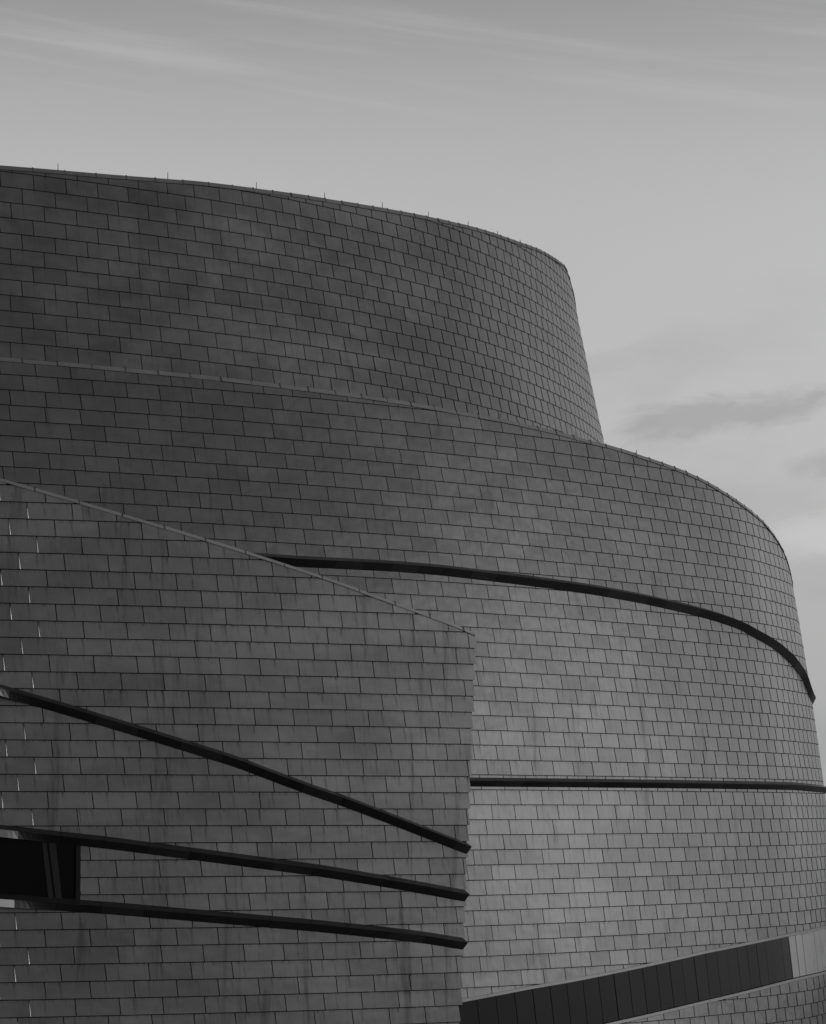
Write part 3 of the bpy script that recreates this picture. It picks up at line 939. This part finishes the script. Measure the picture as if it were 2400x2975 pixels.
# ------------------------------------------------------------------ upper tier
upper = empty('building_tier', base_of('upper', 14), 'topmost set-back curved tier of dark metal shingles with spikes along its rim', 'building')
backing('upper', upper, 12.0, -21.0, VOL['upper']['P'][-1, 0])
n_up = clad('upper', upper, range(-15, 7), -19.0, 44.0, lambda x, y: y < 1020 + 0.16 * x)
coping('upper', upper, -19.5, 45.0, 0.14, 0.02, M['coping_dark'], 0.02)
rods('upper', upper, T_RODS, (.27, .27, .26, .25, .25, .23, .22, .17, .15))

# ------------------------------------------------------------------ lower tier
lower = empty('building_tier', base_of('lower', 18), 'broad curved grey shingled tier below the topmost tier, crossed by two dark sweeping ledges', 'building')
backing('lower', lower, -EYE, -19.8, VOL['lower']['P'][-1, 0])
n_lo = clad('lower', lower, range(-46, 4), -18.5, 51.0, lambda x, y: x > 1390 or y < 1400 + 0.32 * x)
coping('lower', lower, -19.0, 51.0, 0.135, 0.03, M['coping'])
rods('lower', lower, D_RODS, (.2, .2, .2, .2, .24, .2, .2, .12))
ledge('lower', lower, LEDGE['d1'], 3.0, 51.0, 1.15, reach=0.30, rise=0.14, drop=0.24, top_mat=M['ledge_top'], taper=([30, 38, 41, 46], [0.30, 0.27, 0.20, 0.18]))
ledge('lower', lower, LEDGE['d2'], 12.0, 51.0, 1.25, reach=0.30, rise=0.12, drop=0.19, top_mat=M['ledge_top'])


def strip(root):
    """the slanted recessed band of upright dark boards"""
    s0, s1 = 11.0, 50.5
    back = MB()
    rings = []
    for q in np.arange(s0, s1 + .01, 0.4):
        zt, zb = float(STRIP_TOP(q)), float(STRIP_BOT(q))
        rings.append([pt('lower', q, zb - .06, -0.030), pt('lower', q, zt + .06, -0.030), pt('lower', q, zt + .06, -0.20), pt('lower', q, zb - .06, -0.20)])
    back.loft(rings)
    base = mesh_obj('board_strip', back.v, back.f, M['ledge_core'], root)
    seams = [STRIP_SEAMS[0] - 0.82 * i for i in range(5, 0, -1)] + STRIP_SEAMS + [STRIP_SEAMS[-1] + 0.9 * i for i in range(1, 14)]
    for a, b in zip(seams[:-1], seams[1:]):
        pale = a > 33.5
        mb = MB()
        w = .014
        k = R.gauss(0, .004)
        rings = []
        tilt = R.gauss(0, .004)
        for q, kk in ((a + w, k + tilt), (b - w, k - tilt)):
            zt, zb = float(STRIP_TOP(q)) - .012, float(STRIP_BOT(q)) + .03
            sk = -0.085
            qb = q + sk * (zb - zt)
            zb = float(STRIP_BOT(qb)) + .03
            rings.append([pt('lower', qb, zb, -0.012 + kk), pt('lower', q, zt, -0.012 + kk), pt('lower', q, zt, -0.029), pt('lower', qb, zb, -0.029)])
        mb.loft(rings)
        mesh_obj('strip_board', mb.v, mb.f, (M['strip_mirrored_trees'] if a > 35.5 else M['strip_mirrored_sky']) if pale else M['strip_dark'], base)
    for line, sg in ((STRIP_TOP, 1), (STRIP_BOT, -1)):
        q = s0
        while q < s1:
            e = min(q + 2.6, s1)
            mb = MB()
            rings = []
            for t in np.linspace(q + .004, e - .004, 6):
                z = float(line(t))
                lo, hi = (z, z + .10) if sg > 0 else (z - .10, z)
                rings.append([pt('lower', t, lo, 0.012), pt('lower', t, hi, 0.004), pt('lower', t, hi, -0.03), pt('lower', t, lo, -0.03)])
            mb.loft(rings)
            mesh_obj('strip_trim', mb.v, mb.f, M['strip_trim'], base)
            q = e


strip(lower)

# ------------------------------------------------------------------ wing in front
wing = empty('building_wing', base_of('wing', 8), 'dark shingled wing with sloping top edge, three dark ledges and a black window', 'building')
backing('wing', wing, -EYE, -19.8, 16.5)
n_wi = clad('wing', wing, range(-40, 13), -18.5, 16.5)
coping('wing', wing, -19.0, 15.39, 0.10, 0.05, M['coping_pale'])
ledge('wing', wing, LEDGE['f1'], -18.90, 14.94, 1.28, reach=0.32, rise=0.14, drop=0.22, turn=1.3, glint=0.3, glint_mat=M['faint_glint_ledge'])
ledge('wing', wing, LEDGE['f2'], -18.60, 14.84, 1.28, reach=0.32, rise=0.15, drop=0.22, turn=1.8, glint=0.6, glint_mat=M['faint_glint_ledge'])
ledge('wing', wing, LEDGE['f3'], -18.70, 14.75, 1.28, reach=0.32, rise=0.15, drop=0.22, turn=2.1, glint=0.5, glint_mat=M['glint_ledge'])


def window(root):
    top, bot = LEDGE['f2'], LEDGE['f3']
    s0, s1 = -18.9, 2.42
    mb = MB()
    rings = []
    for q in np.arange(s0, s1 + .001, 0.24):
        zt, zb = float(top(q)) - .10, float(bot(q)) + .05
        rings.append([pt('wing', q, zb, -0.028), pt('wing', q, zt, -0.028), pt('wing', q, zt, -0.033), pt('wing', q, zb, -0.033)])
    mb.loft(rings)
    w = mesh_obj('window', mb.v, mb.f, M['ledge_core'], root)
    cuts = [-18.9, -16.0, -13.4, -10.8, -8.2, -5.6, -3.2, -1.0, 2.29]
    for a, b in zip(cuts[:-1], cuts[1:]):
        mb = MB()
        rings = []
        for q in (a + .02, b - .02):
            zt, zb = float(top(q)) - .14, float(bot(q)) + .09
            rings.append([pt('wing', q, zb, -0.012), pt('wing', q, zt, -0.012), pt('wing', q, zt, -0.026), pt('wing', q, zb, -0.026)])
        mb.loft(rings)
        mesh_obj('pane', mb.v, mb.f, M['glass'], w)
    for (ta, tb, ba_, bb) in ((1.33, 1.46, 1.55, 1.69), (1.53, 1.73, 1.76, 1.94)):  # two slanting grey strips in front of the pane
        mb = MB()
        zt, zb = float(top(1.5)) - .16, float(bot(1.7)) + .10
        mb.loft([[pt('wing', qb, zb, o), pt('wing', qt, zt, o), pt('wing', qt, zt, -0.011), pt('wing', qb, zb, -0.011)] for (qt, qb, o) in ((ta, ba_, 0.0), (tb, bb, 0.0))])
        mesh_obj('pane_strip', mb.v, mb.f, M['pane_strip'], w)
    mb = MB()
    mb.loft([[pt('wing', q, float(bot(q)) + .05, 0.024), pt('wing', q, float(top(q)) - .10, 0.024), pt('wing', q, float(top(q)) - .10, -0.03), pt('wing', q, float(bot(q)) + .05, -0.03)] for q in (2.34, 2.475)])
    mesh_obj('frame', mb.v, mb.f, M['frame'], w)


window(wing)


def edge_glints(root):
    """pale bent strips added as painted-in glints on the sheet edges at the joints near the wing's outer corner"""
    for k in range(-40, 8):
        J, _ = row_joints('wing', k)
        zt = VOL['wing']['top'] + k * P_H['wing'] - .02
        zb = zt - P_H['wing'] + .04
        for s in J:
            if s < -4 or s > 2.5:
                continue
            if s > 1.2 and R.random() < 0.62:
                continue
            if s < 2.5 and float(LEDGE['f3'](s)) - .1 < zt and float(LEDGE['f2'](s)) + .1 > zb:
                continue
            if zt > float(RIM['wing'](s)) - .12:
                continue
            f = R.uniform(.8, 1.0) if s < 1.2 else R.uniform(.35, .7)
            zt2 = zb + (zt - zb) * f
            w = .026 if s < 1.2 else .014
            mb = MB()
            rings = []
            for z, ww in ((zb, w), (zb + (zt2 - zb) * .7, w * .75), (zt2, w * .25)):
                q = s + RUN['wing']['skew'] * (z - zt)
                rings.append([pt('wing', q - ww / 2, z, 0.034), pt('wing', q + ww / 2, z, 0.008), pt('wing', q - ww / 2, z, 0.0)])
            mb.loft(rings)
            mesh_obj('edge_glint', mb.v, mb.f, M['glint'], root)  # added strip, stands in for the highlight on a sheet edge


edge_glints(wing)
print('sheets', n_up, n_lo, n_wi)
